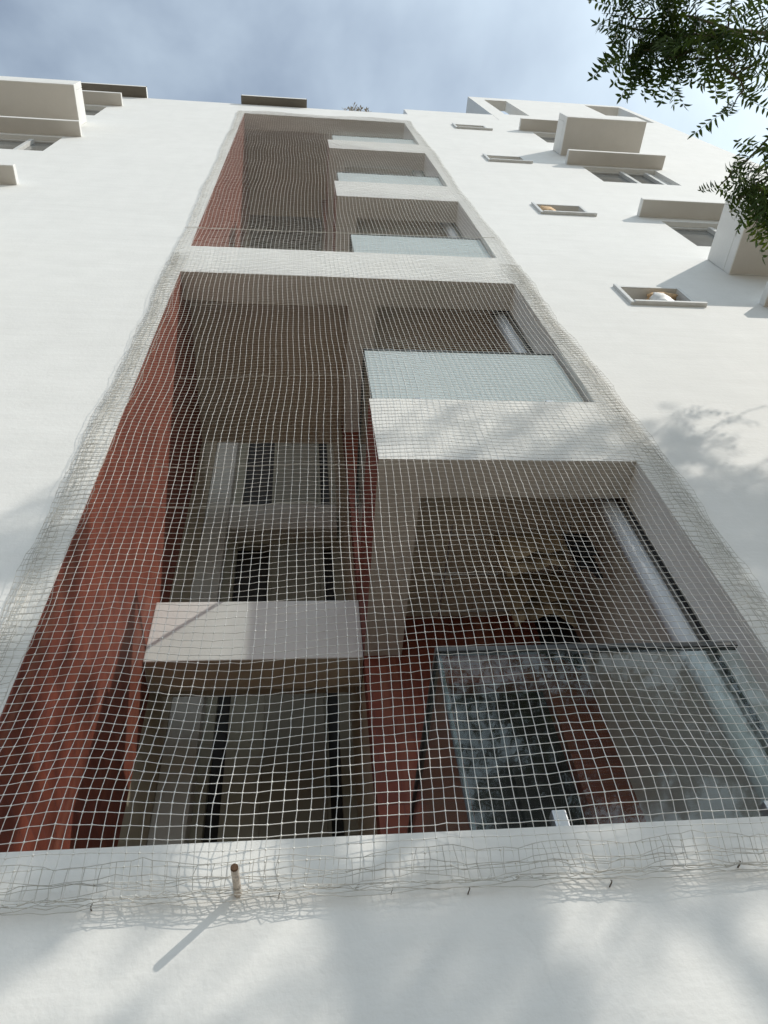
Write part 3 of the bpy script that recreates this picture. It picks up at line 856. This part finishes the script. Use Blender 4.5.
TPL = [leaf_template(s, p) for s, p in ((1, 6), (2, 5), (3, 7), (4, 5))]
LV = []; LF = []; LS = []; loff = 0
TW = MB()
def put_leaf(p, d, scale, shade):
    global loff
    v, f = TPL[tr_.randrange(4)]
    d = Vector(d).normalized(); side = d.cross(Vector((0, 0, 1)))
    if side.length < 1e-3: side = Vector((1, 0, 0))
    side.normalize(); up = side.cross(d)
    a = tr_.uniform(-0.9, 0.9); s2 = side*math.cos(a)+up*math.sin(a); u2 = d.cross(s2)*-1
    Mx = np.array([d, s2, u2]) * scale
    LV.append(v @ Mx + np.array(p)); LF.append(f + loff)
    LS.append(np.clip(np.full(len(v), shade) + rng.normal(0, .10, len(v)), 0, 1)); loff += len(v)
def twig(a, b, n_leaf, r0=0.006, lscale=1.0, sh=0.4, sag=0.12, start=0.25):
    n = 7; p = path(a, b, n, 0.06, sag)
    TW.tube(p, [r0*(1-0.75*i/n) for i in range(n+1)], 5, cap=False)
    for k in range(n_leaf):
        t = start+(1-start)*(k+tr_.random()*0.8)/n_leaf; x = min(t, 0.999)*n; i = int(x); q = p[i].lerp(p[i+1], x-i)
        tang = (p[i+1]-p[i]).normalized()
        w = Vector((tr_.gauss(0, 1), tr_.gauss(0, 1), tr_.gauss(-0.25, .6))).normalized()
        put_leaf(q, tang*0.55+w*0.9+Vector((0, 0, -0.35)), lscale*tr_.uniform(0.6, 0.95), min(1, max(0, sh+tr_.gauss(0, .22))))
    return p
def spray(a, c, r, ntw, nleaf, sh=0.35, lscale=1.0):
    """a branchlet from a to the middle c of a clump, then twigs that leave it all round"""
    a, c = Vector(a), Vector(c)
    p = path(a, c, 6, 0.05, -0.02); TW.tube(p, [0.010*(1-0.1*i) for i in range(7)], 5, cap=False)
    out = (c-a).normalized()
    for k in range(ntw):
        s = p[tr_.randrange(3, 7)]
        d = (out*0.5 + Vector((tr_.gauss(0, 1), tr_.gauss(0, 1), tr_.gauss(-0.15, .7))).normalized()).normalized()
        twig(s, s+d*r*tr_.uniform(0.6, 1.1), nleaf, 0.005, lscale, sh)
# branches that reach into the view, high over the yard
E1 = l1b[-1]
b1 = path(E1, (2.25, -2.05, 6.20), 6, 0.04); TW.tube(b1, [0.02-0.002*i for i in range(7)], 6, cap=False)
b2 = path(l1b[4], (2.75, -1.55, 5.75), 6, 0.04); TW.tube(b2, [0.018-0.0018*i for i in range(7)], 6, cap=False)
for c, r, nt, nl, sh in [((1.72, -2.09, 6.25), .17, 6, 5, .2), ((1.80, -2.12, 6.22), .18, 5, 5, .2), ((1.83, -2.00, 6.22), .17, 5, 5, .2), ((1.80, -1.94, 6.20), .12, 4, 4, .2), ((1.86, -1.98, 6.18), .10, 3, 4, .2), ((1.88, -2.07, 6.22), .22, 5, 4, .25), ((2.05, -2.06, 6.12), .26, 6, 4, .22), ((2.18, -2.12, 5.92), .28, 5, 4, .35),
                         ((2.22, -1.98, 5.86), .24, 5, 4, .6), ((2.02, -1.97, 6.08), .15, 4, 4, .3), ((1.96, -1.96, 6.13), .09, 3, 3, .2),
                         ((2.34, -2.10, 5.78), .28, 4, 4, .4), ((2.26, -1.86, 5.72), .18, 4, 4, .25)]:
    spray(b1[tr_.randrange(4, 7)], c, r, nt, nl, sh)
twig(b1[6], (1.62, -2.13, 6.29), 5, 0.004, 0.8, .2, 0.02, 0.3)
for c, r, nt, nl, sh in [((2.19, -1.50, 5.46), .09, 4, 3, .5), ((2.22, -1.41, 5.38), .09, 4, 3, .4), ((2.26, -1.45, 5.40), .13, 4, 4, .5), ((2.32, -1.47, 5.34), .18, 5, 5, .5), ((2.30, -1.36, 5.26), .13, 3, 4, .35), ((2.52, -1.50, 5.40), .25, 6, 5, .4)]:
    spray(b2[tr_.randrange(4, 7)], c, r, nt, nl, sh)
# open lanes in the crown through which the sun reaches the lower wall
GAPS = [((-0.22, 0, 2.62), .47), ((1.26, 0, 2.45), .32), ((0.72, 0, 2.47), .16), ((-0.66, 0, 2.50), .20), ((-0.75, 0.8, 5.4), .5)]
# rest of the crown dappling the wall; unseen rear clumps added to darken glass
for (cx, cy, cz), (rx, ry, rz), n in [((5.6, -3.6, 7.5), (1.8, 0.9, 0.95), 92), ((6.9, -3.3, 8.7), (1.0, 0.9, 0.9), 26), ((7.6, -5.0, 7.6), (1.2, 1.0, 1.0), 18),
                                     ((5.0, -5.4, 7.8), (1.2, 0.9, 0.9), 16), ((3.9, -2.7, 6.9), (0.7, 0.5, 0.35), 10), ((6.3, -3.5, 10.35), (1.1, .5, .5), 9), ((4.55, -1.62, 7.45), (.32, .2, .25), 10), ((4.95, -1.9, 7.0), (.35, .2, .3), 9),
                                     ((4.4, -3.9, 9.9), (.35, .3, .4), 5), ((3.7, -4.9, 6.9), (1.2, 0.8, 0.9), 34), ((4.8, -6.6, 8.2), (1.3, 1.0, 1.1), 34), ((2.5, -4.7, 6.0), (1.0, .8, .9), 36), ((3.0, -6.2, 7.6), (1.3, .9, 1.3), 34), ((6.8, -6.4, 8.0), (1.3, .9, 1.3), 44), ((5.0, -6.9, 9.2), (1.6, .8, .9), 30), ((2.8, -6.4, 9.0), (1.1, .8, .8), 24), ((4.5, -3.75, 8.85), (.3, .25, .6), 15)]:
    for k in range(n):
        d = Vector((tr_.gauss(0, 1), tr_.gauss(0, 1), tr_.gauss(0, 1))).normalized()*tr_.random()**0.45
        c = Vector((cx+d.x*rx, cy+d.y*ry, cz+d.z*rz))
        if any((c-Vector(g)).cross(SUN).length < gr for g, gr in GAPS): continue
        near = min((q for L in LIMBS for q in L[3:]), key=lambda q: (q-c).length)
        spray(near, c, tr_.uniform(.26, .40), 5, 5, tr_.uniform(.15, .6))
o = TW.build('branches', M_TWIG, tree, smooth=True); o.location = -BASE
o = mesh_np('crown', np.concatenate(LV), np.concatenate(LF), M_LEAF, tree, False, np.concatenate(LS))
bm = bmesh.new(); bm.from_mesh(o.data); bmesh.ops.dissolve_degenerate(bm, dist=1e-6, edges=bm.edges); bm.to_mesh(o.data); bm.free()
